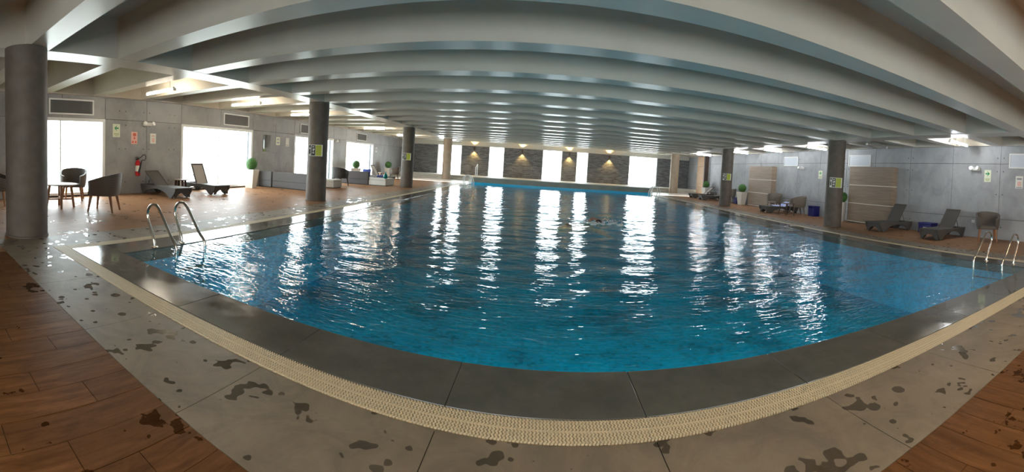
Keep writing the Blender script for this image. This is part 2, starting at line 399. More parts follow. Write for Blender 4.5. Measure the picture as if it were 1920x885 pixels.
# far wall: slate panels, tall windows between
PAN = [(XL, -8.74), (-6.66, -4.36), (-3.08, .08), (1.70, 2.89), (3.86, 7.33), (9.81, XR)]
WT2 = 2.97
mb = MB()
mb.box(XL - .3, XR + .3, YF + .06, YF + .3, WT2, HS); mb.box(XL - .3, XR + .3, YF + .06, YF + .3, -.2, PLAT)
for a, b2 in PAN: mb.box(a, b2, YF + .06, YF + .3, PLAT, WT2)
wf = struct(obj('wall_far', mb, 'wall_plaster'))
for a, b2 in PAN: obj('slate_panel', box(a, b2, YF - .02, YF + .06, PLAT, WT2 - .04), 'slate', wf)
WINF = [(PAN[i][1], PAN[i + 1][0]) for i in range(5)]
for i, (a, b2) in enumerate(WINF): window(5 + i, a, b2, PLAT, WT2, 'y', YF + .06, 1 if b2 - a < 1.8 else 2, fw=.05)
for i, (a, b2) in enumerate(FILL_WINB): window(10 + i, a, b2, .3, WTOP, 'y', YB - .15, 3)  # added back windows, unseen, for fill daylight
# light portals in the window openings
def portal(loc, rot, sx, sy):
    l = bpy.data.lights.new('window_portal', 'AREA'); l.shape = 'RECTANGLE'; l.size = sx; l.size_y = sy; l.cycles.is_portal = True
    o = bpy.data.objects.new('window_portal', l); COL.objects.link(o); o.location = loc; o.rotation_euler = rot
for a, b2 in WINL: portal((XL - .33, (a + b2) / 2, (WTOP + WBOT) / 2), (0, -PI / 2, 0), WTOP - WBOT, b2 - a)
for a, b2 in WINF: portal(((a + b2) / 2, YF + .36, (PLAT + WT2) / 2), (-PI / 2, 0, 0), b2 - a, WT2 - PLAT)
for a, b2 in FILL_WINB: portal(((a + b2) / 2, YB - .36, (.3 + WTOP) / 2), (PI / 2, 0, 0), b2 - a, WTOP - .3)
# outside
tag(obj('garden_path', box(XL - 9, XL - .31, -8, 44, -.2, -.05), 'paving_out'), 'pale paved strip outside the left glass doors', 'path')
tag(obj('lawn', box(XL - 2.2, XL - .9, -8, 44, -.05, -.01), 'lawn'), 'strip of green lawn outside the left glass doors', 'lawn', kind='stuff')

# ------------------------------------------------------------------ floor
GX0, GX1 = PX0 - COPW - GRW, PX1 + COPW + GRW
AX0, AX1 = GX0 - APW, GX1 + APW
CY0 = PY0 - COPW; GY0 = CY0 - GRW; AY0 = GY0 - .76
NPX0, NPX1, NPY0 = -5.7, 5.7, -1.81                     # field of single tiles near the viewer
mb = MB()
mb.box(XL - .3, AX0, AY0, PY1 + .3, -.2, 0); mb.box(AX1, XR + .3, AY0, PY1 + .3, -.2, 0)
mb.box(XL - .3, NPX0, YB, AY0, -.2, 0); mb.box(NPX1, XR + .3, YB, AY0, -.2, 0); mb.box(NPX0, NPX1, YB, NPY0, -.2, 0)
fl = struct(obj('floor', mb, 'timber_floor'))
sub = MB(); sub.box(NPX0, NPX1, NPY0, AY0, -.2, -.012)
sub.box(AX0, AX1, AY0, GY0, -.2, -.02); sub.box(AX0, GX0, GY0, PY1, -.2, -.02); sub.box(GX1, AX1, GY0, PY1, -.2, -.02)
obj('tile_bed', sub, 'grout_pale', fl)
ch = MB(); ch.box(GX0, GX1, GY0, CY0, -.2, -.06); ch.box(GX0, PX0 - COPW, CY0, PY1, -.2, -.06); ch.box(PX1 + COPW, GX1, CY0, PY1, -.2, -.06)
cg = MB(); cg.box(PX0 - COPW + .003, PX1 + COPW - .003, CY0 + .004, PY0 - .006, -.17, -.004)
for a in (PX0 - COPW + .003, PX1 + .006): cg.box(a, a + COPW - .009, PY0 - .006, PY1, -.17, -.004)
obj('joint_filler', cg, 'channel_dark', fl)
obj('drain_channel', ch, 'channel_dark', fl)
PW, PLn = .228, .92
meshes = {}
def tile_mesh(key, sx, sy, t, name):
    if key not in meshes:
        meshes[key] = box(.0, sx, 0, sy, -t, 0).mesh(name)
    return meshes[key]
i = 0; x = NPX0
while x < NPX1 - .01:
    first = (.33, .92, .62)[i % 3]; y1 = AY0; ln = first
    while y1 > NPY0 + .01:
        l2 = min(ln, y1 - NPY0)
        me = tile_mesh(('p', round(l2, 2)), PW - .005, l2 - .005, .012, 'timber_tile')
        obj('timber_tile', me, 'timber_tile', fl, loc=(x, y1 - l2, random.uniform(-.0012, .0008))); y1 -= l2; ln = PLn
    x += PW; i += 1
# apron slabs (joints line up with the coping)
JX = [-0.49 + 1.233 * k for k in range(-6, 9)]
xs = [AX0] + [j for j in JX if AX0 + .3 < j < AX1 - .3] + [AX1]
for a, b2 in zip(xs[:-1], xs[1:]):
    obj('apron_slab', tile_mesh(('a', round(b2 - a, 3)), b2 - a - .006, GY0 - AY0 - .004, .02, 'apron_slab'), 'apron_concrete', fl, loc=(a, AY0, 0))
ny = 21; dy = (PY1 - GY0) / ny
for k in range(ny):
    for a in (AX0, GX1):
        obj('apron_slab', tile_mesh('as', APW - .004, dy - .006, .02, 'apron_slab'), 'apron_concrete', fl, loc=(a, GY0 + k * dy, 0))
# coping, flush with the water
cop = thing('pool_coping', (0, 0, 0), label='dark wet stone coping around the swimming pool', cat='coping')
xs = [PX0 - COPW] + [j for j in JX if PX0 - .1 < j < PX1 + .1] + [PX1 + COPW]
def cop_mesh(key, sx, sy):
    if key not in meshes:
        mb = MB().box(0, sx, 0, sy, -.18, .004); meshes[key] = mb.mesh('coping_slab')
    return meshes[key]
for a, b2 in zip(xs[:-1], xs[1:]):
    obj('coping_slab', cop_mesh(('c', round(b2 - a, 3)), b2 - a - .005, COPW), 'coping_stone', cop, loc=(a, CY0, 0), bev=.004)
ny = 21; dy = (PY1 - PY0) / ny
for k in range(ny):
    for a in (PX0 - COPW, PX1):
        obj('coping_slab', cop_mesh('cs', COPW, dy - .005), 'coping_stone', cop, loc=(a, PY0 + .003 + k * dy, 0), bev=.004)
# overflow grate: zigzag plastic ribs in 0.8 m modules
def grate_mesh(length, name):
    mb = MB(); W = GRW - .01; n = int(length / .0205); pitch = length / n; t = .0138; z0, z1 = -.03, .003
    for h in (0, 1):
        u0 = .004 + h * (W / 2 + .003); u1 = u0 + W / 2 - .008; segs = 6
        for r in range(n):
            cx = (r + .5) * pitch; v = []; f = []
            for j in range(segs + 1):
                u = u0 + (u1 - u0) * j / segs; o = .0052 * (1 if j % 2 else -1)
                for dx, z in ((-t / 2, z0), (-t / 2, z1), (t / 2, z1), (t / 2, z0)): v.append((cx + o + dx, u, z))
            for j in range(segs):
                q = j * 4
                f += [(q, q + 1, q + 5, q + 4), (q + 1, q + 2, q + 6, q + 5), (q + 2, q + 3, q + 7, q + 6)]
            f += [(0, 3, 2, 1), tuple(segs * 4 + i for i in (0, 1, 2, 3))]
            mb.add(v, f)
    mb.box(0, length - .003, W / 2 - .004, W / 2 + .008, z0, z1 - .001)
    for e in (.012, W - .016): mb.box(0, length - .003, e, e + .006, z0 - .01, z0 + .012)
    me = mb.mesh(name); me.materials.append(MATS['grate_plastic']); return me
def grate(label, x0, y0, length, rz):
    t = thing('overflow_grate', (x0, y0, 0), rz, label, 'drain grate')
    n = max(1, round(length / .82)); l = length / n; key = ('g', round(l, 3))
    if key not in meshes: meshes[key] = grate_mesh(l, 'grate_module')
    for i in range(n): obj('grate_module', meshes[key], 'grate_plastic', t, loc=(i * l, 0, 0))
grate('cream plastic overflow grate along the near edge of the pool', GX0, GY0 + .003, GX1 - GX0, 0)
grate('cream overflow grate along the left side of the pool', PX0 - COPW - .004, CY0, PY1 - CY0, PI / 2)
grate('cream overflow grate along the right side of the pool', GX1 - .004, CY0, PY1 - CY0, PI / 2)

# ------------------------------------------------------------------ pool
DEP = -1.5
pool = thing('pool_basin', (0, 0, 0), label='blue mosaic swimming pool basin under the water', cat='pool')
obj('pool_floor', box(PX0 - .2, PX1 + .2, PY0 - .2, PY1 + .2, DEP - .1, DEP), 'pool_mosaic', pool)
obj('pool_wall', box(PX0 - .2, PX0, PY0, PY1, DEP, -.18), 'pool_mosaic', pool); obj('pool_wall', box(PX1, PX1 + .2, PY0, PY1, DEP, -.18), 'pool_mosaic', pool)
obj('pool_wall', box(PX0, PX1, PY0 - .2, PY0, DEP, -.18), 'pool_mosaic', pool); obj('pool_wall', box(PX0, PX1, PY1, PY1 + .2, DEP, -.02), 'pool_mosaic', pool)
obj('tile_band', box(PX0, PX1, PY1 - .012, PY1, -.3, .13), 'tile_cyan', pool)
for i, x in enumerate((-2.4, -.4, 1.6, 3.6, 5.6)):  # added lamps hidden below the coping, to brighten the blue of the water
    t = thing('added_pool_lamp', (x, PY0 + .002, -.75), 0, 'added round underwater fill lamp on the near pool wall, number %s from the left' % ('one', 'two', 'three', 'four', 'five')[i], 'lamp', 'added underwater fill lamps')
    o = obj('bezel', MB().lathe([(.15, 0), (.15, .02), (.12, .03), (.12, .015)], 28, cap=False), 'chrome', t, smooth=True); o.rotation_euler = (-PI / 2, 0, 0)
    o = obj('lens', MB().lathe([(.12, 0), (.11, .018), (.05, .026), (.01, .028)], 28), 'lens', t, smooth=True); o.rotation_euler = (-PI / 2, 0, 0)
    l = bpy.data.lights.new('pool_fill_beam', 'AREA'); l.shape = 'DISK'; l.size = .2; l.energy = 13; l.color = (.85, .97, 1)
    o = bpy.data.objects.new('pool_fill_beam', l); COL.objects.link(o); o.parent = t; o.location = (0, .04, 0); o.rotation_euler = (PI / 2 - .7, 0, 0)
nx, nyy = 400, 720
gx = np.linspace(PX0 - .001, PX1 + .001, nx); t = np.linspace(0, 1, nyy); gy = PY0 + (PY1 - PY0) * (t ** 1.25)
X, Y = np.meshgrid(gx, gy); Z = np.zeros_like(X)
for i in range(90):
    lam = math.exp(rng.uniform(math.log(.20), math.log(1.1))); th = rng.normal(PI / 2 + .1, .55); ph = rng.uniform(0, 2 * PI)
    kx, ky = 2 * PI / lam * math.cos(th), 2 * PI / lam * math.sin(th)
    amp = .0125 * lam / 90 ** .5 / 1.0
    Z += amp * np.sin(kx * X + ky * Y + ph + .6 * np.sin(.7 * X + ph) + .5 * np.sin(.9 * Y + 2 * ph))
edge = np.clip(np.minimum.reduce([X - PX0, PX1 - X, Y - PY0, PY1 - Y]) / 1.6, .22, 1)
far = np.clip((Y - 4.0) / 8.0, .8, 1.0)
swim = np.exp(-((X - 1.75) ** 2 / 1.6 + (Y - 11.6) ** 2 / 1.2)) * .012 * (np.sin(11 * X + 3 * np.sin(7 * Y)) * np.sin(9 * Y))
Z = Z * edge * far + swim - .006
me = bpy.data.meshes.new('pool_water')
V = np.stack([X, Y, Z], -1).reshape(-1, 3); idx = np.arange(nx * nyy).reshape(nyy, nx)
Fq = np.stack([idx[:-1, :-1], idx[:-1, 1:], idx[1:, 1:], idx[1:, :-1]], -1).reshape(-1, 4)
me.from_pydata(V.tolist(), [], Fq.tolist())
wo = obj('pool_water', me, 'water'); me.polygons.foreach_set('use_smooth', [True] * len(me.polygons))
tag(wo, 'rippled blue water filling the swimming pool', 'water', kind='stuff')

# ------------------------------------------------------------------ far platform and steps
pf = MB(); pf.box(XL + .002, XR - .002, 30.5, YF - .024, -.2, PLAT); pf.box(PX0 - .28, PX1 + .28, PY1 + .202, 30.5, -.2, PLAT).box(PX0, PX1, PY1 + .002, PY1 + .202, -.018, PLAT)
tag(obj('raised_platform', pf, 'step_stone'), 'pale raised platform behind the far end of the pool', 'platform')
obj('riser_face', box(PX0, PX1, PY1 - .010, PY1 + .0015, .131, PLAT - .03), 'riser_tile', bpy.data.objects['raised_platform'])
for x0, x1, s in ((XL, PX0 - .28, 'left'), (PX1 + .28, XR - .345, 'right')):
    t = thing('stair_flight', ((x0 + x1) / 2, 29.3, 0), label='wide pale steps at the far end on the %s of the pool' % s, cat='steps')
    hw = (x1 - x0) / 2 - .004
    for i in range(2):
        obj('step', box(-hw, hw, i * .80, 1.198, PLAT / 3 * i, PLAT / 3 * (i + 1)), 'step_stone', t, bev=.01)

# ------------------------------------------------------------------ columns with notices
def column(x, y, r, m, z0, label):
    t = thing('column', (x, y, z0), label=label, cat='column')
    h = HB - .006 - z0
    obj('shaft', MB().lathe([(r, .03), (r, h)], 56), m, t, smooth=True)
    obj('base_collar', MB().lathe([(r + .015, 0), (r + .015, .025), (r, .032)], 56), m, t, smooth=True)
LC = [(k, Y0 + k * SP) for k in (0, 5, 10, 15)]
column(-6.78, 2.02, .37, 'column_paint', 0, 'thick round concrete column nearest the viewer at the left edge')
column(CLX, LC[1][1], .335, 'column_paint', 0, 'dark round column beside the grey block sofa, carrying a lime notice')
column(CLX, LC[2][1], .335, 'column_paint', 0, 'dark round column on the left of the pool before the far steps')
column(CLX, LC[3][1], .335, 'column_lit_tan', PLAT / 3, 'round column with its lit tan tone coloured in, on the far left steps')
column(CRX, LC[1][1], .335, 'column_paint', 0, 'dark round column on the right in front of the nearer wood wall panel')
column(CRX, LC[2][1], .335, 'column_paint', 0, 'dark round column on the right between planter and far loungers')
column(CRX, LC[3][1], .335, 'column_lit_tan', PLAT / 3, 'round column with its lit tan tone coloured in, on the far right steps')
def notice(cx, cy, ang, z, wid, hgt, label):
    # board standing on the column's near face; local +y points out of the column
    t = thing('pool_rules_notice', (cx + .345 * math.cos(ang), cy + .345 * math.sin(ang), z), ang - PI / 2, label, 'sign')
    W, H = wid / 2, hgt / 2
    obj('board', box(-W, W, 0, .008, -H, H), 'paper', t)
    # seen from outside local -x is on the right
    obj('pictogram_field', box(.04 * W, .94 * W, .008, .010, -.9 * H, .9 * H), 'sign_black', t)
    mb = MB()
    for (a, b2, c, d) in ((.62, .70, -.9, .9), (.2, .5, .55, .68), (.15, .45, .1, .3), (.25, .42, -.15, 0), (.2, .48, -.5, -.35), (.75, .92, -.88, -.62), (.75, .88, .2, .5)):
        mb.box(a * W, b2 * W, .010, .0115, c * H, d * H)
    obj('pictogram', mb, 'paper', t)['kind'] = 'stuff'
    obj('rules_field', box(-.86 * W, 0, .008, .010, -.93 * H, .93 * H), 'sign_lime', t)
    mb = MB()
    for q in range(6): mb.box(-.78 * W, -.08 * W, .010, .0115, (.68 - q * .27) * H, (.74 - q * .27) * H)
    obj('rule_line', mb, 'sign_olive', t)['kind'] = 'stuff'
for cx, cy, off, s in ((CLX, LC[1][1], -.18, 'dark column beside the grey sofa'), (CLX, LC[2][1], -.18, 'left column before the far steps'),
                     (CRX, LC[1][1], .10, 'right column by the nearer wood panel'), (CRX, LC[2][1], .05, 'right column beside the far loungers')):
    a = math.atan2(-cy, -cx) + off
    notice(cx, cy, a, 1.66, .46, .37, 'lime and black pool rules notice on the ' + s)

# ------------------------------------------------------------------ ceiling tube lamps
def tube_lamp(x, y, z, ln, m, label, warm=False):
    t = thing('tube_lamp', (x, y, z), label=label, cat='lamp', group='fluorescent tube lamps')
    obj('housing', box(-ln / 2, ln / 2, -.022, .022, .036, .07), 'plastic_white' if m != 'tube_off' else 'tube_off', t)
    for s in (-1, 1): obj('end_cap', box(s * ln / 2 - .03, s * ln / 2 + .03, -.035, .035, -.035, .034), 'plastic_white', t)
    obj('tube', MB().frustum((-ln / 2 + .03, 0, 0), (ln / 2 - .03, 0, 0), .032, .032, 12), m, t, smooth=True)
    for s in (-.35, .35): obj('hanger', MB().frustum((s * ln, 0, .07), (s * ln, 0, HS - z - .002), .008, .008, 6), 'plastic_white', t)
mid = lambda k: Y0 + (k + .5) * SP
for k, s in ((2, 'above the red extinguisher'), (4, 'in front of the second left window'), (6, 'just left of the column with the sofa'), (10, 'over the dark sofa'), (13, 'over the far left wicker chair')):
    tube_lamp(-9.55, mid(k), 3.20, 1.35, 'tube_warm', 'lit tube lamp over the left aisle, ' + s)
for k, s in ((2, 'above the nearest right lounger'), (6, 'just left of the nearer right column'), (8, 'over the towel lounger'), (10, 'just right of the farther right column'), (13, 'over the far right loungers')):
    tube_lamp(11.5, mid(k), 3.19, 1.15, 'tube_light', 'lit tube lamp over the right aisle, ' + s)
for k in (-2, -3):  # added lamps out of view, warm fill for the near deck
    for x, s in ((.6, 'left'), (4.4, 'middle'), (8.4, 'right')):
        tube_lamp(x, mid(k), 3.25, 1.35, 'fill_tube_amber', 'added unseen warm fill tube lamp over the near deck, %s one of the %s row' % (s, 'nearer' if k == -2 else 'rear'))
tube_lamp(11.5, mid(4), 3.19, 1.15, 'tube_off', 'unlit brown tube lamp above the nearer wood wall panel')

# ------------------------------------------------------------------ wall sconces on the slate
def sconce(x, label):
    t = thing('wall_sconce', (x, YF - .02, 2.72), label=label, cat='lamp', group='warm wall sconces on the slate')
    obj('bracket', box(-.05, .05, -.06, 0, -.05, .05), 'dark_trim', t)
    obj('shade', MB().lathe([(.055, -.13), (.06, -.13), (.06, .13), (.055, .13), (.055, .0), (.055, -.12)], 20, (0, -.11, 0), cap=False), 'dark_trim', t, smooth=True)
    obj('bulb', MB().lathe([(.01, -.05), (.04, -.03), (.045, 0), (.04, .03), (.01, .05)], 16, (0, -.11, 0)), 'bulb_warm', t, smooth=True)
    for s in (-1, 1):
        l = bpy.data.lights.new('sconce_beam', 'SPOT'); l.energy = 60; l.color = (1, .66, .22); l.spot_size = 1.75; l.spot_blend = .6; l.shadow_soft_size = .04
        o = bpy.data.objects.new('sconce_beam', l); COL.objects.link(o); o.parent = t; o.location = (0, -.14, s * .15)
        o.rotation_euler = (0 if s < 0 else PI, 0, 0)
for x, s in ((-5.6, 'leftmost, right of the tan column'), (-1.6, 'second from the left, on the wide panel'), (2.25, 'third from the left, on the narrow panel'), (5.6, 'rightmost of the four')):
    sconce(x, 'warm up-down sconce on the far slate wall, ' + s)

# ------------------------------------------------------------------ wall vents
def vent(x, sgn, a, b2, z0, z1, label, m, vertical):
    t = thing('air_vent', (x, (a + b2) / 2, z0), label=label, cat='vent', group='wall air vents')
    W = (b2 - a) / 2; H = z1 - z0; d0, d1 = sorted((0, sgn * .035))
    fr = MB()
    fr.box(d0, d1, -W, W, 0, .045); fr.box(d0, d1, -W, W, H - .045, H); fr.box(d0, d1, -W, -W + .045, .045, H - .045); fr.box(d0, d1, W - .045, W, .045, H - .045)
    obj('frame', fr, 'white_frame', t)
    obj('backing', box(*sorted((0, sgn * .004)), -W + .045, W - .045, .045, H - .045), 'louver' if vertical else m, t)
    mb = MB()
    if vertical:
        n = int((2 * W - .09) / .035)
        for i in range(n):
            y = -W + .055 + i * .035; mb.box(*sorted((sgn * .004, sgn * .026)), y, y + .012, .045, H - .045)
    else:
        for i in range(9):
            z = .06 + i * (H - .1) / 9; mb.box(*sorted((sgn * .004, sgn * .026)), -W + .045, W - .045, z, z + .02)
    o = obj('louver', mb, m, t); o['kind'] = 'stuff'
for a, b2, s in ((4.25, 5.80, 'above the first left window'), (11.65, 13.2, 'above the second left window'), (17.2, 18.75, 'above the third left window, by the column'), (23.8, 25.3, 'above the farthest left window')):
    vent(XL, 1, a, b2, 2.62, 3.11, 'white framed air vent ' + s, 'louver', True)
for a, b2, s in ((3.95, 5.45, 'at the right edge above the poster'), (11.85, 13.22, 'above the nearer wood wall panel'), (17.1, 18.4, 'on the right wall between the two wood panels')):
    vent(XR, -1, a, b2, 2.47, 2.98, 'white framed air vent ' + s, 'louver_cool', False)

# ------------------------------------------------------------------ wall notices
def wall_board(name, x, sgn, y, z, wd, ht, m, label, bits=(), cat='sign'):
    t = thing(name, (x, y, z), 0, label, cat)
    obj('board', box(*sorted((0, sgn * .008)), -wd / 2, wd / 2, -ht / 2, ht / 2), m, t)
    for nm, mm, rects in bits:
        mb = MB()
        for (u0, u1, w0, w1) in rects: mb.box(*sorted((sgn * .008, sgn * .011)), u0 * wd, u1 * wd, w0 * ht, w1 * ht)
        o = obj(nm, mb, mm, t)
        if len(rects) > 1: o['kind'] = 'stuff'
    return t
def arrow(t, sgn, dirn, s, z):
    poly = [(-.5, 0), (0, .45), (.16, .45), (-.12, .13), (.5, .13), (.5, -.13), (-.12, -.13), (.16, -.45), (0, -.45)]
    obj('arrow', MB().prism([(dirn * u * s, z + w2 * s) for u, w2 in poly], *sorted((sgn * .008, sgn * .012)), 'x'), 'sign_green', t)
LETTERS = [(-.32, -.24, -.30, -.22), (-.18, -.10, -.30, -.22), (-.04, .04, -.30, -.22), (.10, .18, -.30, -.22), (.24, .32, -.30, -.22), (-.25, .25, -.40, -.37)]
t = wall_board('exit_sign', XL, 1, 6.66, 2.16, .28, .44, 'sign_cream', 'cream exit sign with green left arrow beside the first left window', [('print', 'sign_olive', LETTERS)]); arrow(t, 1, 1, .17, .08)
t = wall_board('exit_sign', XR, -1, 6.26, 2.19, .26, .42, 'sign_cream', 'cream exit sign with green right arrow on the right wall', [('print', 'sign_olive', LETTERS)]); arrow(t, -1, 1, .17, .08)
t = wall_board('exit_sign', XR, -1, 15.2, 2.05, .28, .40, 'sign_cream', 'small cream exit sign beside the nearer right column', [('print', 'sign_olive', LETTERS)]); arrow(t, -1, 1, .17, .08)
RB = [(-.2, .3, .15, .4), (-.1, .15, -.1, .08), (-.35, -.1, -.42, -.25), (.1, .35, -.42, -.25)]
wall_board('extinguisher_poster', XL, 1, 7.37, 1.93, .25, .42, 'sign_pink', 'pale pink notice with red print above the extinguisher', [('print', 'sign_red', RB)], 'poster')
wall_board('rules_poster', XL, 1, 8.16, 1.93, .25, .36, 'paper', 'white poster with red print right of the emergency light', [('print', 'sign_pink', [(-.2, .25, -.35, .05), (-.3, .3, .2, .32)])], 'poster')
wall_board('rules_poster', XR, -1, 5.05, 2.0, .27, .42, 'paper', 'white poster with orange figure at the right edge', [('print', 'sign_pink', [(-.25, .25, -.3, .05)]), ('heading', 'print_grey', [(-.35, .35, .2, .35), (-.4, .4, -.46, -.38)])], 'poster')
wall_board('wall_notice', XL, 1, 15.35, 2.12, .30, .38, 'sign_cream', 'small pale notice right of the tall glossy wall panel', [('print', 'print_grey', [(-.3, .3, .1, .3), (-.3, .3, -.3, -.1)])])
wall_board('wall_notice', XL, 1, 16.12, 2.10, .28, .42, 'paper', 'bright white notice just left of the third left window', [('print', 'print_grey', [(-.3, .3, -.4, -.32)])])
wall_board('glossy_wall_panel', XL, 1, 14.5, 1.98, .55, .78, 'mirror', 'tall glossy reflective panel right of the second left window', [('edge', 'rubber', [(-.5, -.44, -.5, .5)])], 'panel')
wall_board('wall_notice', XL, 1, 27.1, 2.1, .26, .36, 'paper', 'small notice right of the farthest left window', [('print', 'print_grey', [(-.3, .3, -.2, .2)])])
wall_board('wall_notice', XR, -1, 22.1, 2.05, .26, .42, 'paper', 'white notice left of the farther wood wall panel', [('print', 'sign_pink', [(-.3, .3, -.2, .2)])])
wall_board('wall_notice', XR, -1, 26.2, 2.2, .26, .5, 'paper', 'white notice behind the farther right column', [('print', 'print_grey', [(-.3, .3, -.2, .2)])])
t = wall_board('wall_socket', XR, -1, 6.75, .56, .12, .09, 'socket', 'white wall socket behind the right wicker chair', [('slot', 'rubber', [(-.25, -.15, -.2, .2), (.15, .25, -.2, .2)])], 'socket')
def emergency(x, sgn, y, z, label):
    t = thing('emergency_light', (x, y, z), 0, label, 'lamp'); t.scale = (1.25, 1.25, 1.25)
    obj('body', box(*sorted((0, sgn * .07)), -.15, .15, -.05, .05), 'plastic_white', t, bev=.02)
    for s in (-1, 1):
        h = obj('lamp_head', MB().lathe([(.02, 0), (.05, .02), (.058, .07), (.058, .075)], 16), 'plastic_white', t, smooth=True, loc=(sgn * .075, s * .12, .0))
        h.rotation_euler = (0, sgn * PI / 2 * .8, s * .3)
        ln = obj('lens', MB().lathe([(.05, .074), (.05, .078)], 16), 'lens', h)
emergency(XL, 1, 7.9, 2.42, 'twin head emergency light above the extinguisher notice')
emergency(XR, -1, 6.74, 2.43, 'twin head emergency light left of the right exit sign')
emergency(XL, 1, 21.1, 2.40, 'small emergency light left of the farthest left window')
emergency(XR, -1, 16.7, 2.36, 'small emergency light right of the middle right vent')

# ------------------------------------------------------------------ extinguisher
t = thing('fire_extinguisher', (XL + .12, 7.46, .62), 0, 'red fire extinguisher with black hose hanging on the left wall', 'fire extinguisher')
obj('cylinder', MB().lathe([(.06, 0), (.085, .02), (.09, .05), (.09, .44), (.075, .50), (.035, .54), (.03, .56)], 28), 'ext_red', t, smooth=True)
obj('label_sheet', MB().lathe([(.0915, .16), (.0915, .36)], 28, cap=False), 'paper', t, smooth=True)
obj('valve', MB().box(-.025, .025, -.03, .03, .56, .62).box(-.012, .012, -.12, .03, .62, .64).box(-.012, .012, -.11, .03, .655, .67), 'rubber', t)
hp = [(.02, .03, .60), (.03, .12, .66), (.035, .22, .74), (.035, .29, .70), (.035, .30, .60), (.035, .24, .54), (.06, .15, .55), (.09, .08, .50)]
def smooth_path(P, n=6):
    out = []
    P = [Vector(p) for p in P]
    for i in range(len(P) - 1):
        p0, p1, p2, p3 = P[max(i - 1, 0)], P[i], P[i + 1], P[min(i + 2, len(P) - 1)]
        for j in range(n):
            u = j / n; out.append(.5 * ((2 * p1) + (-p0 + p2) * u + (2 * p0 - 5 * p1 + 4 * p2 - p3) * u * u + (-p0 + 3 * p1 - 3 * p2 + p3) * u ** 3))
    return out + [P[-1]]
obj('hose', MB().tube(smooth_path(hp), .014, 8), 'rubber', t, smooth=True)
obj('horn', MB().frustum((.10, .09, .52), (.105, -.02, .12), .022, .04, 14), 'rubber', t, smooth=True)
obj('wall_hook', MB().box(-.118, -.02, -.02, .02, .545, .60), 'rubber', t)

# ------------------------------------------------------------------ furniture
def make_armchair(loc, rz, label, shell='wicker_brown', leg='teak', group='wicker tub chairs'):
    # faces local -y
    t = thing('tub_armchair', loc, rz, label, 'chair', group); t.scale = (1.16, 1.16, 1.16)
    nA, nZ = 33, 6
    def pt(a, u, inner):
        # a: -1..1 round from left arm front over the back to right arm front
        ang = a * PI * .80; rx, ry = (.325, .32)
        k = 2.8; ca, sa = math.sin(ang), math.cos(ang)
        rr = (abs(ca) ** k + abs(sa) ** k) ** (-1 / k)
        bk = (1 + math.cos(ang)) / 2
        top = .60 + .22 * bk ** .8; z = .34 + (top - .34) * u
        fl = 1 + .10 * u * (.3 + bk) - (.0 if u > .25 else .07 * (1 - u / .25))
        d = (.045 if inner else 0)
        return ((rx * fl - d) * rr * ca, (ry * fl - d) * rr * sa * 1.0, z)
    v = []; f = []
    for inner in (0, 1):
        for i in range(nA):
            for j in range(nZ + 1): v.append(pt(-1 + 2 * i / (nA - 1), j / nZ, inner))
    o = nA * (nZ + 1); I = lambda s, i, j: s * o + i * (nZ + 1) + j
    for i in range(nA - 1):
        for j in range(nZ):
            f.append((I(0, i, j), I(0, i + 1, j), I(0, i + 1, j + 1), I(0, i, j + 1))); f.append((I(1, i, j), I(1, i, j + 1), I(1, i + 1, j + 1), I(1, i + 1, j)))
        f.append((I(0, i, nZ), I(0, i + 1, nZ), I(1, i + 1, nZ), I(1, i, nZ))); f.append((I(0, i, 0), I(1, i, 0), I(1, i + 1, 0), I(0, i + 1, 0)))
    for i in (0, nA - 1):
        for j in range(nZ): f.append((I(0, i, j), I(0, i, j + 1), I(1, i, j + 1), I(1, i, j)))
    obj('backrest', MB().add(v, f), shell, t, smooth=True)
    poly = []
    for i in range(nA):
        p = pt(-1 + 2 * i / (nA - 1), .05, 1); poly.append((p[0] * 1.02, p[1] * 1.02))
    poly += [(.22, -.30), (-.22, -.30)]
    obj('seat', MB().prism(poly, .345, .43, 'z'), shell, t, bev=.015)
    for sx in (-1, 1):
        obj('leg', MB().frustum((sx * .21, -.22, .348), (sx * .26, -.27, 0), .035, .019, 8), leg, t, smooth=True)
        obj('leg', MB().frustum((sx * .20, .20, .348), (sx * .24, .27, 0), .035, .019, 8), leg, t, smooth=True)
    return t
def face(dx, dy): return math.atan2(dx, -dy)      # rotation that turns local -y to (dx,dy)
c1 = make_armchair((-8.75, 4.60, 0), face(-.75, -.66), 'brown wicker tub chair with its side to the pool, nearest on the left')
copy_thing(c1, (-11.05, 4.75, 0), face(.85, -.5), 'brown wicker tub chair behind the round table, against the first left window')
copy_thing(c1, (-10.75, 2.35, 0), face(.5, .85), 'wicker tub chair almost hidden behind the nearest left column')
copy_thing(c1, (12.05, 5.85, 0), face(-.85, -.5), 'dark wicker tub chair against the right wall beside the pool ladder')
c2 = make_armchair((11.82, 15.75, 0), face(-.95, .25), 'grey wicker tub chair beside the blue cooler box and small table', 'wicker_grey', 'wicker_grey', 'grey wicker tub chairs on the right')
copy_thing(c2, (12.15, 18.35, 0), face(-.8, -.6), 'grey wicker tub chair behind the towel lounger')
copy_thing(c2, (12.1, 23.6, 0), face(-.95, .3), 'grey wicker tub chair right of the farther right column')
c3 = make_armchair((-9.85, 18.1, 0), face(.2, 1), 'black wicker tub chair right of the column by the grey sofa', 'wicker_dark', 'wicker_dark', 'dark wicker chairs')
make_armchair((-10.45, 27.4, 0), face(-.9, -.4), 'brown wicker tub chair near the far left steps', 'wicker_brown', 'wicker_brown')

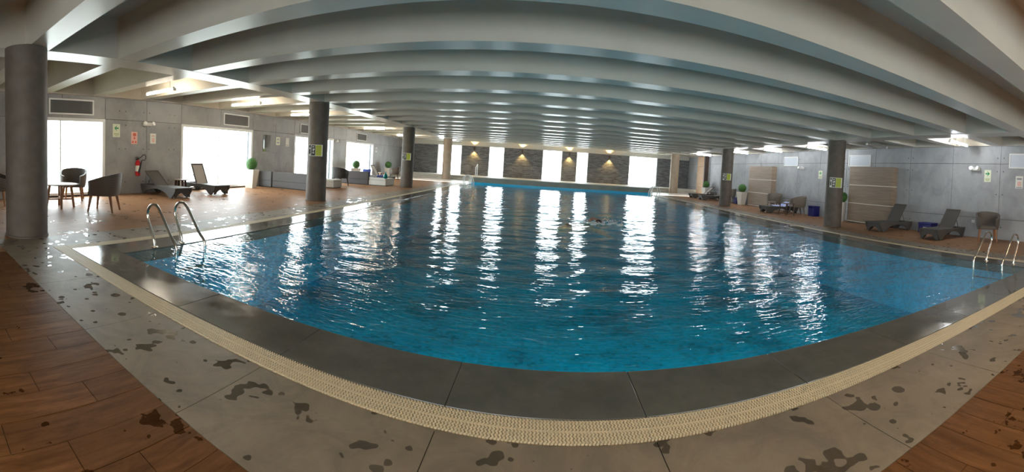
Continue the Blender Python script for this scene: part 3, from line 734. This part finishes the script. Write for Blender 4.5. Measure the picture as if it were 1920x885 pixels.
def make_lounger(loc, rz, label, angle, m='rattan_charcoal', mback=None):
    # foot end at local x=0, head at x=1.95, local y across
    t = thing('sun_lounger', loc, rz, label, 'lounger', 'sun loungers beside the pool')
    H = .32; Lh = 1.92; Wd = .33; hinge = 1.14
    prof = [(-.05, H + .02), (Lh + .03, H + .02), (Lh, H - .10), (Lh - .10, .02), (Lh - .16, .0), (Lh - .20, .02)]
    n = 14
    for i in range(n + 1):
        u = i / n; prof.append((Lh - .26 - (Lh - .26 - .34) * u, .05 + .19 * math.sin(PI * u) ** .55))
    prof += [(.28, .02), (.22, .0), (.15, .01), (.05, .12), (-.02, .22)]
    for s in (-1, 1):
        y = s * Wd; obj('side_rail', MB().prism(prof, y - .022, y + .022, 'y'), m, t, bev=.008)
    n = 12; poly = [(-Wd, H + .02), (Wd, H + .02), (Wd - .015, .02)]
    for i in range(n + 1): 
        u = i / n; poly.append((Wd - .09 - (2 * Wd - .18) * u, .03 + .15 * math.sin(PI * u) ** .6))
    poly.append((-Wd + .015, .02))
    for nm, x0 in (('foot_skirt', .03), ('head_skirt', Lh - .09)):
        obj(nm, MB().prism(poly, x0, x0 + .035, 'x'), m, t)
    obj('deck', box(-.03, hinge, -Wd + .024, Wd - .024, H - .015, H + .015), m, t, bev=.008)
    obj('deck_tail', box(hinge + .02, Lh, -Wd + .024, -Wd + .11, H - .015, H + .01), m, t); obj('deck_tail', box(hinge + .02, Lh, Wd - .11, Wd - .024, H - .015, H + .01), m, t)
    bl = .80; ca, sa = math.cos(angle), math.sin(angle)
    M = Matrix.Translation((hinge, 0, H + .012)) @ Matrix.Rotation(-angle, 4, 'Y')
    br = MB(); wb = Wd - .05
    br.box(0, bl, -wb, -wb + .05, -.02, .022, M); br.box(0, bl, wb - .05, wb, -.02, .022, M); br.box(bl - .07, bl, -wb + .05, wb - .05, -.02, .022, M)
    obj('backrest_frame', br, m, t, bev=.008)
    obj('backrest', MB().box(0, bl - .07, -wb + .05, wb - .05, -.006, .010, M), mback or m, t)
    if angle > .25:
        for s in (-1, 1):
            top = M @ Vector((bl * .5, s * (wb - .03), -.02)); obj('strut', MB().frustum(top, (top.x + .16, top.y, H), .012, .012, 6), m, t)
    return t
make_lounger((-9.85, 7.98, 0), PI, 'dark lounger with low back below the fire extinguisher', .62)
make_lounger((-10.0, 9.85, 0), PI - .06, 'lounger with raised see-through back in front of the second left window', 1.12, mback='rattan_pale')
make_lounger((10.62, 9.62, 0), .04, 'dark lounger beside the nearer wood wall panel', .95)
make_lounger((10.62, 7.22, 0), .06, 'dark lounger nearest on the right, beside the wicker chair', .88)
make_lounger((10.55, 16.85, 0), .02, 'dark lounger with a blue towel on the right', .45)
make_lounger((10.75, 27.15, 0), .02, 'farther of the two loungers near the far right steps', .75, mback='rattan_pale')
make_lounger((10.7, 25.3, 0), .02, 'nearer of the two loungers near the far right column', .08, mback='rattan_pale')
make_lounger((-9.45, 24.6, 0), PI, 'pale-backed lounger on the left before the far steps', 1.05, mback='rattan_pale')

def round_table(loc, r, h, label, m='teak', top='table_top'):
    t = thing('side_table', loc, .5, label, 'table', 'round side tables')
    obj('table_top', MB().lathe([(r - .02, h - .03), (r, h - .022), (r, h - .006), (r - .01, h)], 40), top, t, smooth=True)
    for i in range(4):
        a = PI / 2 * i + PI / 4; obj('leg', MB().frustum((r * .62 * math.cos(a), r * .62 * math.sin(a), h - .031), (r * .80 * math.cos(a), r * .80 * math.sin(a), 0), .05, .038, 4), m, t)
    q = r * .70
    obj('stretcher', MB().box(-q, q, -.018, .018, h * .32, h * .32 + .035, Matrix.Rotation(PI / 4, 4, 'Z')), m, t); obj('stretcher', MB().box(-q, q, -.018, .018, h * .32 + .036, h * .32 + .07, Matrix.Rotation(-PI / 4, 4, 'Z')), m, t)
round_table((-9.75, 3.82, 0), .45, .62, 'round wooden table between the two left tub chairs')
round_table((-11.2, 8.95, 0), .28, .50, 'small round table between the two left loungers', 'teak_dark')
round_table((-10.9, 26.2, 0), .30, .50, 'small round table beside the far left wicker chair', 'teak')
def square_table(loc, w2, h, label):
    t = thing('side_table', loc, .1, label, 'table')
    obj('table_top', box(-w2, w2, -w2, w2, h - .03, h), 'teak_dark', t, bev=.006)
    for sx in (-1, 1):
        for sy in (-1, 1): obj('leg', MB().frustum((sx * (w2 - .05), sy * (w2 - .05), h - .031), (sx * (w2 - .01), sy * (w2 - .01), 0), .028, .022, 4), 'teak_dark', t)
    obj('shelf_rail', MB().box(-w2 + .04, w2 - .04, -.02, .02, h * .3, h * .3 + .03).box(-.02, .02, -w2 + .04, w2 - .04, h * .3 + .031, h * .3 + .06), 'teak_dark', t)
square_table((11.05, 15.55, 0), .27, .58, 'dark square side table in front of the towel lounger')
square_table((12.0, 26.2, 0), .27, .52, 'dark side table behind the far right loungers')

def planter(loc, label, s=1., m='pot_white', round_pot=False, ht=.80):
    t = thing('boxwood_planter', loc, .2, label, 'planter', 'boxwood ball planters')
    a, b2 = .17 * s, .26 * s
    if round_pot: obj('pot', MB().lathe([(.16, 0), (.20, ht), (.18, ht), (.17, ht - .06)], 28, cap=False), m, t, smooth=True)
    else:
        mb = MB(); R2 = 2 ** .5
        mb.frustum((0, 0, 0), (0, 0, ht), a * R2, b2 * R2, 4); obj('pot', mb, m, t, bev=.01)
    obj('soil', MB().lathe([(.15 * s, ht + .001), (.15 * s, ht + .012)], 16), 'soil', t)
    R0 = .27 * s; mb = MB(); rr = random.Random(int(loc[1] * 100))
    mb.lathe([(.02, -R0 * .9)] + [(R0 * .9 * math.cos(x), R0 * .9 * math.sin(x)) for x in np.linspace(-1.4, 1.4, 9)] + [(.02, R0 * .9)], 18, (0, 0, ht + R0 * .88))
    for i in range(900):
        d = Vector((rr.gauss(0, 1), rr.gauss(0, 1), rr.gauss(0, 1))).normalized(); p = d * R0 * rr.uniform(.88, 1.02) + Vector((0, 0, ht + R0 * .88))
        q = d.to_track_quat('Z', 'Y') @ (Matrix.Rotation(rr.uniform(0, 6.3), 3, 'Z') @ Matrix.Rotation(rr.uniform(-.8, .8), 3, 'X')).to_quaternion(); z = rr.uniform(.014, .022)
        mb.add([p + q @ Vector(c) for c in ((-z, 0, 0), (0, -z * .6, .004), (z, 0, 0), (0, z * .6, .004))], [(0, 1, 2, 3)])
    obj('foliage', mb, 'leaf', t)
planter((-11.38, 12.95, 0), 'white tapered pot with boxwood ball beside the grey sofa')
planter((-11.35, 22.9, 0), 'white pot with boxwood ball behind the dark sofa')
planter((-11.3, 28.3, 0), 'white pot with boxwood ball near the far left steps')
planter((12.2, 12.98, 0), 'tall grey pot with boxwood ball beside the nearer right column', .9, 'pot_grey', True, .85)
planter((12.2, 22.1, 0), 'white tapered pot with boxwood ball left of the farther wood panel')
planter((12.3, 28.0, 0), 'white pot with boxwood ball behind the far right loungers')

def sofa_module(t, x0, x1, y0, y1, m, back=None, seat='cushion_pale', arm=None):
    # block module: base, optional back along y0, seat cushion
    obj('base', box(x0, x1, y0, y1, .03, .30), m, t, bev=.012)
    by = y0
    if back: obj('backrest', box(x0, x1, y0, y0 + .16, .305, back), m, t, bev=.015); by = y0 + .165
    ax1 = x1
    if arm: obj('armrest', box(x1 - .16, x1, by, y1, .305, arm), m, t, bev=.015); ax1 = x1 - .165
    obj('cushion', box(x0 + .01, ax1 - .01, by + .01, y1 - .01, .302, .40), seat, t, bev=.03)
    obj('plinth', box(x0 + .04, x1 - .04, y0 + .04, y1 - .04, 0, .029), 'rubber', t)
t = thing('block_sofa', (-11.45, 14.0, 0), 0, 'grey single sofa block next to the planter, seen from behind', 'sofa')
sofa_module(t, -.36, .34, 0, .9, 'sofa_grey', .70, 'sofa_grey')
t = thing('block_sofa', (-9.85, 14.0, 0), 0, 'long grey block sofa seen from behind left of the column', 'sofa')
sofa_module(t, -1.18, 1.02, 0, .95, 'sofa_grey', .70, 'cushion_pale')
t = thing('chaise_block', (-9.85, 16.2, 0), 0, 'low pale chaise block behind the column next to the grey sofa', 'sofa')
sofa_module(t, -.7, .7, 0, .8, 'cushion_pale', None, 'cushion_pale')
t = thing('block_sofa', (-10.2, 20.0, 0), 0, 'long dark charcoal block sofa seen from behind right of the column', 'sofa')
sofa_module(t, -1.25, 1.05, 0, .95, 'sofa_dark', .72, 'cushion_pale')
t = thing('chaise_block', (-8.62, 20.05, 0), 0, 'low pale chaise block at the end of the dark sofa', 'sofa')
sofa_module(t, -.5, .5, 0, 1.3, 'cushion_pale', None, 'cushion_pale')
def cushion(loc, rot, label, m):
    me = bpy.data.meshes.new('cushion'); bm = bmesh.new(); bmesh.ops.create_grid(bm, x_segments=10, y_segments=10, size=.23)
    for v in bm.verts: v.co.z = .07 * ((1 - (v.co.x / .23) ** 2) * (1 - (v.co.y / .23) ** 2)) ** .5 if abs(v.co.x) < .229 and abs(v.co.y) < .229 else 0
    ge = bmesh.ops.duplicate(bm, geom=bm.verts[:] + bm.edges[:] + bm.faces[:])
    for v in [e for e in ge['geom'] if isinstance(e, bmesh.types.BMVert)]: v.co.z *= -1
    bmesh.ops.remove_doubles(bm, verts=bm.verts[:], dist=.0005); bmesh.ops.recalc_face_normals(bm, faces=bm.faces); bm.to_mesh(me); bm.free()
    o = obj('throw_cushion', me, m, smooth=True, loc=loc); o.rotation_euler = rot; tag(o, label, 'cushion', 'throw cushions on the left sofas')
cushion((-9.45, 20.42, .64), (1.25, 0, .15), 'blue throw cushion at the end of the dark sofa', 'cushion_blue')
cushion((-8.9, 21.15, .475), (.05, 0, .4), 'blue cushion lying flat on the pale chaise', 'cushion_blue')
t = thing('bottle_vase', (-8.22, 20.25, .402), 0, 'teal bottle shaped vase on the chaise by the dark sofa', 'vase')
obj('body', MB().lathe([(.05, 0), (.10, .03), (.13, .10), (.11, .19), (.05, .27), (.025, .33), (.03, .38)], 24), 'vase_teal', t, smooth=True)
def cooler(loc, w2, d, h, label, mark=False):
    t = thing('cooler_box', loc, 0, label, 'box')
    obj('body', box(-w2, w2, -d, d, 0, h - .05), 'box_blue', t, bev=.015); obj('lid', box(-w2 - .01, w2 + .01, -d - .01, d + .01, h - .049, h), 'box_blue', t, bev=.01)
    if mark: obj('label_mark', box(-w2 - .003, -w2, -d * .5, d * .2, h * .35, h * .6), 'paper', t); obj('label_mark', box(-w2 * .5, w2 * .3, -d - .003, -d, h * .4, h * .65), 'paper', t)
cooler((12.35, 8.45, 0), .22, .28, .38, 'dark blue box behind the nearest right lounger', True)
cooler((12.47, 15.25, 0), .20, .2, .5, 'dark blue box between grey chair and the nearer right column')
cooler((12.35, 22.95, 0), .18, .18, .4, 'small blue box under the chair by the farther right column')
# towel on the lounger: draped sheet
n1, n2 = 30, 14; v = []
for i in range(n1):
    for j in range(n2):
        u = i / (n1 - 1) * 1.05; y = -.30 + .60 * j / (n2 - 1)
        x = .55 + u * .95
        z = .345 + (0 if x < 1.16 else (x - 1.16) * math.tan(.45)) + .012 * math.sin(9 * u + 3 * y) + .012 * math.sin(14 * y + 4 * u) + .02
        if abs(y) > .29: z -= .03
        v.append((x, y, z))
f = [(i * n2 + j, i * n2 + j + 1, (i + 1) * n2 + j + 1, (i + 1) * n2 + j) for i in range(n1 - 1) for j in range(n2 - 1)]
me = MB().add(v, f).mesh('beach_towel'); o = obj('beach_towel', me, 'towel', smooth=True, loc=(10.55, 16.85, 0)); o.rotation_euler = (0, 0, .02)
md = o.modifiers.new('thick', 'SOLIDIFY'); md.thickness = .015; md.offset = 1
tag(o, 'light blue towel spread over the lounger on the right', 'towel')

# wood wall panels with pale strips
def wood_panel(y0, y1, h, m, label, d=.33, dark_edge=True):
    t = thing('wood_wall_panel', (XR - d / 2 - .002, (y0 + y1) / 2, 0), 0, label, 'wall panel', 'wood wall panels with pale strips')
    W = (y1 - y0) / 2; nb = 4; zz = [.06 + (h - .06) * i / 3 * 1. for i in range(4)]
    for i in range(3):
        obj('board', box(-d / 2, d / 2, -W, W, zz[i] + .014, zz[i + 1] - (.014 if i < 2 else 0)), m, t)
    for i in range(3): obj('pale_strip', box(-d / 2 + .006, d / 2, -W, W, zz[i] - .0135, zz[i] + .0135), 'cream_strip', t)
    obj('plinth', box(-d / 2 + .03, d / 2, -W + .02, W - .02, 0, .046), 'dark_trim', t)
wood_panel(10.32, 12.78, 2.43, 'wood_panel', 'nearer wood wall panel with pale strips behind the right column')
wood_panel(19.1, 21.65, 2.43, 'wood_panel', 'farther wood wall panel with pale strips behind the grey chairs')
t = thing('wood_wall_panel', (XR - .17, 29.9, 0), 0, 'full height warm wood cladding beside the far right steps', 'wall panel')
for i in range(4): obj('board', box(-.165, .165, -1.05, .28, .004 + i * .80, .80 * (i + 1) - .01), 'wood_warm', t)
obj('dark_edge', box(-.165, .165, -1.22, -1.055, 0, HB - .03), 'dark_trim', t)

# ------------------------------------------------------------------ pool ladders and rails
def arc_rail(pts, r=.021): return MB().tube(smooth_path(pts, 8), r, 12)
def ladder(x_deck, x_pool, ya, yb, label):
    # rails run from the deck flange up, over and down into the water
    t = thing('pool_ladder', (0, 0, 0), 0, label, 'ladder', 'chrome pool ladders'); t.location = ((x_deck + x_pool) / 2, (ya + yb) / 2, 0)
    ox, oy = t.location.x, t.location.y; dx = x_pool - x_deck
    for y in (ya, yb):
        P = [(x_deck, y, .005), (x_deck - dx * .05, y, .12), (x_deck - dx * .36, y, .44), (x_deck - dx * .30, y, .60), (x_deck - dx * .05, y, .665), (x_deck + dx * .20, y, .60), (x_deck + dx * .72, y, .26), (x_pool - dx * .03, y, .12), (x_pool, y, -.1), (x_pool, y, -1.1)]
        r = obj('rail', arc_rail([(a - ox, b2 - oy, c) for a, b2, c in P], .022), 'chrome', t, smooth=True)
        obj('flange', MB().lathe([(.055, .004), (.052, .014), (.026, .02)], 20, (x_deck - ox, y - oy, 0)), 'chrome', r, smooth=True)
    for z in (-.25, -.5, -.75): obj('tread', MB().box(x_pool - ox - .04, x_pool - ox + .04, min(ya, yb) - oy, max(ya, yb) - oy, z - .012, z + .012), 'chrome', t)
ladder(-5.06, -4.50, 3.55, 4.10, 'chrome ladder with two arched rails at the near left corner of the pool')
ladder(8.37, 7.74, 4.05, 3.38, 'chrome ladder with two arched rails at the near right corner of the pool')
def far_ladder(x, label, dx):
    t = thing('pool_ladder', (x, 28.1, 0), 0, label, 'ladder', 'small far pool ladders')
    for y in (-.28, .28):
        P = [(-dx * .3, y, .005), (-dx * .36, y, .4), (-dx * .2, y, .62), (dx * .1, y, .6), (dx * .3, y, .3), (dx * .35, y, -.1), (dx * .35, y, -.8)]
        r = obj('rail', arc_rail(P, .024), 'rail_white', t, smooth=True)
    for z in (-.25, -.5): obj('tread', MB().box(dx * .35 - .04, dx * .35 + .04, -.28, .28, z - .012, z + .012), 'rail_white', t)
far_ladder(-5.05, 'small white ladder at the far left corner of the pool', 1); far_ladder(8.25, 'small white ladder at the far right corner of the pool', -1)
t = thing('handrail', (-4.75, 29.1, PLAT), 0, 'white handrail on the platform at the far left corner of the pool', 'handrail')
for y in (0, .75):
    obj('post', MB().tube(smooth_path([(0, y, 0), (0, y, .6), (0, y, .95 - .25 * (y == 0))], 4), .025, 10), 'rail_white', t, smooth=True)
obj('rail', MB().tube([(0, 0, .70), (0, .75, .95)], .024, 10), 'rail_white', t, smooth=True)

# ------------------------------------------------------------------ swimmer (front crawl, heading right)
def swimmer(loc, rz):
    t = thing('person', loc, rz, 'swimmer with dark hair doing front crawl across the pool, face down', 'person')
    J = {'pel': ((-.62, 0, -.13), .135), 'ches': ((-.25, 0, -.09), .15), 'neck': ((-.02, 0, -.035), .065), 'hd': ((.06, 0, -.02), .08),
         'ls': ((-.10, .17, -.05), .07), 'le': ((.06, .36, .13), .048), 'lw': ((.28, .33, .07), .035), 'lh': ((.38, .32, .03), .03),
         'rs': ((-.10, -.17, -.08), .07), 're': ((.18, -.20, -.22), .048), 'rw': ((.42, -.17, -.30), .035), 'rh': ((.52, -.16, -.33), .03),
         'lt': ((-.72, .09, -.15), .095), 'lk': ((-1.10, .10, -.22), .065), 'la': ((-1.48, .09, -.17), .04), 'lf': ((-1.66, .09, -.18), .03),
         'rt': ((-.72, -.09, -.16), .095), 'rk': ((-1.10, -.10, -.17), .065), 'ra': ((-1.48, -.09, -.26), .04), 'rf': ((-1.66, -.09, -.30), .03)}
    E = [('pel', 'ches'), ('ches', 'neck'), ('neck', 'hd'), ('ches', 'ls'), ('ls', 'le'), ('le', 'lw'), ('lw', 'lh'), ('ches', 'rs'), ('rs', 're'), ('re', 'rw'), ('rw', 'rh'),
         ('pel', 'lt'), ('lt', 'lk'), ('lk', 'la'), ('la', 'lf'), ('pel', 'rt'), ('rt', 'rk'), ('rk', 'ra'), ('ra', 'rf')]
    for s, h, wv in (('l', 'lh', (.9, 0, -.35)), ('r', 'rh', (.95, 0, -.2))):
        b0 = Vector(J[h][0]); d = Vector(wv).normalized()
        for i, (off, ln) in enumerate(((-.032, .06), (-.012, .075), (.010, .08), (.030, .07))):
            a = b0 + d * .045 + Vector((0, off, 0)); J[s + 'f%da' % i] = (tuple(a), .011); J[s + 'f%db' % i] = (tuple(a + d * ln + Vector((0, 0, -.012))), .008)
            E += [(h, s + 'f%da' % i), (s + 'f%da' % i, s + 'f%db' % i)]
        th = b0 + Vector((.01, .045, -.015)); J[s + 'th'] = (tuple(th + d * .03), .010); E.append((h, s + 'th'))
    keys = list(J); me = bpy.data.meshes.new('body'); me.from_pydata([J[k][0] for k in keys], [(keys.index(a), keys.index(b2)) for a, b2 in E], [])
    o = bpy.data.objects.new('body', me); COL.objects.link(o); o.parent = t; me.materials.append(MATS['skin'])
    o.modifiers.new('skin', 'SKIN'); sv = me.skin_vertices[0].data
    for i, k in enumerate(keys): sv[i].radius = (J[k][1], J[k][1]); sv[i].use_root = (k == 'pel')
    sd = o.modifiers.new('sub', 'SUBSURF'); sd.levels = 1; sd.render_levels = 2
    # head: egg with nose, eyes, ears, mouth, face turned down and slightly to the viewer
    hd = MB(); n = 20; v = []; f = []
    for j in range(13):
        ph = -PI / 2 + PI * j / 12
        for i in range(n):
            a = 2 * PI * i / n; r = math.cos(ph); x = .085 * r * math.cos(a); y = .075 * r * math.sin(a); z = .115 * math.sin(ph)
            if x > .05 and -.03 < z < .02 and abs(y) < .025: x += .022
            if z < -.05: x *= .92; y *= .86
            v.append((x, y, z))
    for j in range(12):
        for i in range(n): f.append((j * n + i, j * n + (i + 1) % n, (j + 1) * n + (i + 1) % n, (j + 1) * n + i))
    for sy in (-1, 1): hd.lathe([(.006, -.025), (.014, 0), (.006, .025)], 8, (-.005, sy * .077, -.005))
    hd.add(v, f)
    M = Matrix.Rotation(1.15, 4, 'Y')
    h = obj('head', hd, 'skin', t, smooth=True, loc=(.16, 0, .03)); h.rotation_euler = M.to_euler()
    cap = MB(); v = []; f = []
    for j in range(9):
        ph = -.25 + (PI / 2 + .25) * j / 8
        for i in range(n):
            a = 2 * PI * i / n; r = math.cos(ph) * 1.06; x = .086 * r * math.cos(a) - .012; y = .077 * r * math.sin(a); z = .118 * math.sin(ph) * 1.04 + (.045 if math.cos(a) > .3 and j < 4 else 0)
            v.append((x, y, z))
    for j in range(8):
        for i in range(n): f.append((j * n + i, j * n + (i + 1) % n, (j + 1) * n + (i + 1) % n, (j + 1) * n + i))
    obj('hair', cap.add(v, f), 'swim_dark', h, smooth=True)
    ey = MB()
    for sy in (-1, 1): ey.lathe([(.002, -.01), (.012, -.004), (.013, .004), (.002, .01)], 10, (.074, sy * .03, .012))
    obj('goggles', ey, 'swim_dark', h)['kind'] = 'stuff'; obj('mouth', box(.068, .078, -.02, .02, -.058, -.052), 'sign_red', h)
    obj('trunks', MB().lathe([(.14, -.12), (.15, 0), (.14, .12)], 20, cap=False), 'swim_dark', t, smooth=True, loc=(-.66, 0, -.14)).rotation_euler = (0, PI / 2, 0)
swimmer((1.60, 11.55, -.05), .12)
sp_ = MB(); rr = random.Random(3)
for i in range(150):
    u = rr.random(); a = rr.gauss(0, 1); x = 1.35 + u * 1.1 + rr.gauss(0, .06); y = 11.5 + rr.gauss(0, .17); z = abs(rr.gauss(0, .05)) * (1.4 if u > .5 else .6); s = rr.uniform(.006, .028)
    sp_.lathe([(s * .2, -s * .5), (s, 0), (s * .2, s * .6)], 6, (x, y, z))
for i in range(16):
    x = 1.5 + i * .06; y = 11.45 + rr.gauss(0, .16); s = rr.uniform(.05, .11); sp_.lathe([(s, -.01), (s * .8, .012), (s * .2, .022)], 9, (x, y, 0))
tag(obj('water_splash', sp_, 'foam', smooth=True), 'white splash of water around the swimmer', 'splash', kind='stuff')
